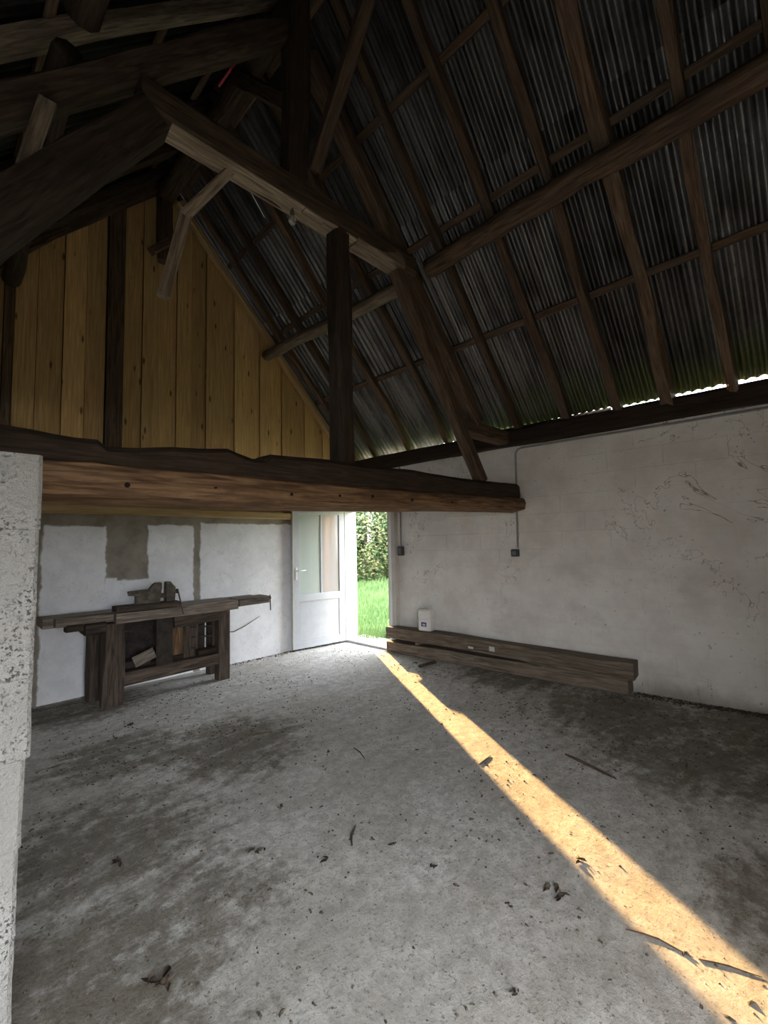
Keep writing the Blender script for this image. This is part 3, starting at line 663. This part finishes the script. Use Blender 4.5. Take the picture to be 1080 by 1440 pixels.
# ------------------------------------------------------------------ litter on the floor
def twig(px0, py0, px1, py1, r, label, bend=.02):
    a, b = at(px0, py0, 2, .006), at(px1, py1, 2, .006); m = (a+b)/2; d = (b-a).normalized(); s_ = Vector((-d.y, d.x, 0))*bend
    P_ = [a, a.lerp(m, .5)+s_*.7, m+s_, m.lerp(b, .5)+s_*.4, b]; P_ = [Vector((p.x, p.y, fz(p.x, p.y)+r*.8)) for p in P_]
    return tag(MB().tube(P_, [r*.7, r, r*1.05, r*.9, r*.5], 6).build('stick', 'twig', origin=(m.x, m.y, 0)), label, 'stick')
twig(795, 1060, 866, 1094, .009, 'straight dark stick lying between the sun stripe and the timbers', .004)
twig(880, 1305, 975, 1344, .0028, 'long thin dark twig crossing the left edge of the sun stripe')
twig(982, 1346, 1072, 1372, .0024, 'dark twig lying across the sunlit stripe near the right edge', .01)
twig(674, 1073, 690, 1061, .004, 'short pale twig on the far left edge of the sun stripe', .0)
twig(345, 1034, 380, 1028, .007, 'short dark stick on the dirty patch before the workbench', .004)
twig(497, 1050, 513, 1066, .004, 'thin bent twig lying in the middle of the bright floor', .012)
twig(495, 1188, 500, 1160, .006, 'small curved twig with a leaf in the middle foreground', .012)
def leafclump(px, py, s, label, mat='leaf_dry', n=5):
    c = at(px, py, 2, 0); m_ = MB(); r = random.Random(int(px*7+py))
    for k in range(n):
        a = r.uniform(0, 6.28); l = s*r.uniform(.6, 1.1); w_ = l*r.uniform(.22, .4); ox, oy = r.uniform(-s, s)*.5, r.uniform(-s, s)*.5
        ca, sa = math.cos(a), math.sin(a); h1, h2 = r.uniform(.006, .02)*s*25, r.uniform(.0, .012)*s*20
        pts = []
        for (u, v, z) in ((-.5, 0, .003), (-.15, .5, .004+h2*.4), (.2, .45, .005+h1*.5), (.5, 0, .004+h2), (.2, -.45, .004), (-.15, -.5, .003+h1*.4), (0, 0, .002)):
            X_, Y_ = u*l, v*w_; pts.append((ox+X_*ca-Y_*sa, oy+X_*sa+Y_*ca, z))
        b = len(m_.v); m_.v += pts; m_.f += [(b+6, b+i, b+(i+1) % 6) for i in range(6)]
    return tag(m_.build('dead_leaf', mat, mw=Matrix.Translation((c.x, c.y, fz(c.x, c.y)-.001))), label, 'leaf litter')
for px, py, s, lab in ((362, 1196, .055, 'dark crumpled leaf by a short stick on the pale foreground floor'), (456, 1207, .045, 'curled black leaf right of the crumpled one in the foreground'),
        (780, 1256, .07, 'largest dark clump of leaves left of the sun stripe'), (716, 1270, .028, 'small black leaf crumb beside the large clump'), (225, 1380, .07, 'pale brown curled leaf litter at the lower left'),
        (167, 1212, .05, 'clump of dead leaf on the dirt near the pier'), (394, 1135, .028, 'small black leaf lump on the left of the bright floor'), (461, 1056, .03, 'dark leaf lump on the bright floor before the door'),
        (551, 1187, .026, 'tiny dark leaf in the middle of the floor'), (724, 1393, .03, 'slim dark leaf near the bottom edge'), (180, 1020, .07, 'torn leaf litter on the floor before the bench leg'),
        (610, 1216, .03, 'crumbled leaf pair on the mid floor'), (815, 1212, .04, 'dark leaf scrap on the left edge of the sun stripe'), (585, 932, .05, 'leaf litter heaped at the far end of the stacked timbers')):
    leafclump(px, py, s, lab)
tag(timber('wood_chip', at(590, 937, 2, .02), at(612, 931, 2, .025), .05, .025, 'old_oak', None, rough=.004), 'small broken wood chip on the floor before the timber stack', 'wood chip')
leafclump(205, 1010, .06, 'pale scrap of litter on the floor before the workbench', 'paper_scrap', 3)
# uncountable crumbs
m_ = MB(); r = random.Random(3)
def crumb(x, y, s):
    zf = fz(x, y)-.0005; a = r.uniform(0, 6.28); b = len(m_.v); ca, sa = math.cos(a), math.sin(a); el = r.choice((1, 1, 1, 1.4, 2.2))
    for (u, v, z) in ((-.5*el, -.3, .0), (.5*el, -.25, .0), (.35*el, .35, .0), (-.3*el, .3, 0), (0, 0, .5)):
        m_.v.append((x+s*(u*ca-v*sa), y+s*(u*sa+v*ca), zf+z*s))
    m_.f.extend([(b, b+1, b+4), (b+1, b+2, b+4), (b+2, b+3, b+4), (b+3, b, b+4)])
cnt = 0
while cnt < 16000:
    x = r.uniform(.25, 4.7); y = r.uniform(.1, 5.4)
    d = max(0, min(1, noise.noise((x*1.6, y*1.6, 4))*1.1+.4)); e = max(0, 1-math.hypot(x-4.1, y-1.3)/1.5)+max(0, 1-math.hypot(x-1.4, y-3.5)/1.2)*.5+.25*(x > 4.2)
    if r.random() > (d*d*.8+e*.7+.1): continue
    if y < 1.2 and r.random() < .4: continue
    crumb(x, y, min(.016, .0022*r.paretovariate(1.5))); cnt += 1
for _ in range(500): 
    x = r.uniform(2.6, 4.6); crumb(x, YB-.02-abs(r.gauss(0, .05)), r.choice((.008, .012, .018)))
for _ in range(900):
    y = r.uniform(.0, 1.4); crumb(wx(y)-.01-abs(r.gauss(0, .06)), y, r.choice((.01, .014, .022)))
tag(m_.build('dirt_crumbs', 'crumb'), 'scattered dirt crumbs and leaf bits over the concrete floor', 'dirt', kind='stuff')

# ------------------------------------------------------------------ outdoors
def gz(x, y):
    d = max(0, (x-5.2)*.69+(y-5.0)*.72-1.0) if x > 4.7 else 0
    return -.03 + .085*d + .02*noise.noise((x*.7, y*.7, 2)) if d > 0 else -.03
mb = MB(); xs = [-40, -20, -8, -3, 0, 3, 4.9]+[5.0+.6*i for i in range(24)]+[24, 32, 45]; ys = [-40, -20, -8, -3]+[0+.6*i for i in range(30)]+[24, 32, 45]
for y in ys:
    for x in xs: mb.v.append((x, y, min(gz(x, y), 1.6) - (.08 if (XL-.3 < x < 4.95 and YF-.3 < y < YB+.3) else 0)))
for j in range(len(ys)-1):
    for i in range(len(xs)-1): a = j*len(xs)+i; mb.f.append((a, a+1, a+1+len(xs), a+len(xs)))
tag(mb.build('lawn', 'lawn', smooth=True), 'grassy ground outside the barn', 'lawn', kind='structure')
m_ = MB(); r = random.Random(5)
for _ in range(26000):
    u = r.random(); dd = .1+9*u**1.5; t = r.uniform(-1.2-.15*dd, 1.6+.25*dd)
    x = 4.95+.69*dd+.72*t; y = 5.0+.72*dd-.69*t
    if x < wx(y)+WT+.03 and y < YB+.3: continue
    h_ = r.uniform(.05, .14)*(1+.06*dd); a = r.uniform(0, 6.28); w_ = .006+.001*dd; z = min(gz(x, y), 1.6); b = len(m_.v)
    lx, ly = r.uniform(-.05, .05), r.uniform(-.05, .05)
    m_.v += [(x-w_*math.cos(a), y-w_*math.sin(a), z-.01), (x+w_*math.cos(a), y+w_*math.sin(a), z-.01), (x+lx, y+ly, z+h_)]; m_.f.append((b, b+1, b+2))
tag(m_.build('grass', 'grass_blade'), 'bright green grass outside the doorway', 'grass', kind='stuff')
def bush(t, d, hgt, rad, label, seed):
    x, y = 9.2+.72*t+.69*d, 9.6-.69*t+.72*d; z = min(gz(x, y), 1.6); rr = random.Random(seed)
    e = empty('hedge_shrub', (x, y, z), label, 'shrub', 'shrubs behind the lawn')
    for mat, n, nm in (('leaf_a', 5600, 'foliage'), ('leaf_b', 2600, 'foliage')):
        m_ = MB()
        for _ in range(n):
            ph = rr.uniform(0, 6.28); zz = rr.random(); lump = 1+.25*noise.noise((math.cos(ph)*2+seed, math.sin(ph)*2, zz*5))
            R_ = rad*lump*(.75+.5*math.sin(min(1, zz*1.3)*2.6))*rr.uniform(.7, 1.0)*.9
            c = Vector((R_*math.cos(ph), R_*math.sin(ph), zz*hgt*lump+.05)); s_ = rr.uniform(.035, .075)
            a = Vector((rr.gauss(0, 1), rr.gauss(0, 1), rr.gauss(0, 1))).normalized(); b_ = a.orthogonal().normalized(); bb = len(m_.v)
            m_.v += [c-a*s_, c+b_*s_*.5, c+a*s_, c-b_*s_*.5]; m_.f.append((bb, bb+1, bb+2, bb+3))
        link(nm, m_.mesh(nm), mat, e, Matrix.Translation((x, y, z)))
    link('stem', MB().tube([(0, 0, -.1), (.05, .02, hgt*.4), (0, .05, hgt*.8)], [.07, .05, .02], 7).mesh('stem'), 'bark', e, Matrix.Translation((x, y, z)))
bush(-.25, 0, 2.6, .75, 'tall green shrub seen through the doorway beyond the grass', 1)
bush(-.25, 1.6, 3.4, 1.05, 'dense pale shrub standing behind the tall green one outside', 4)
bush(1.2, 1.9, 3.6, 1.1, 'large background shrub behind the yellowing one outside', 5)
bush(-.78, .5, 2.9, .5, 'narrow leafy shrub at the left of the row outside the doorway', 6)
bush(.75, .4, 3.0, .8, 'yellowing shrub right beside the tall green one outside', 2)
bush(1.9, .2, 2.7, .85, 'green shrub further along the row outside, hidden by the wall', 3)
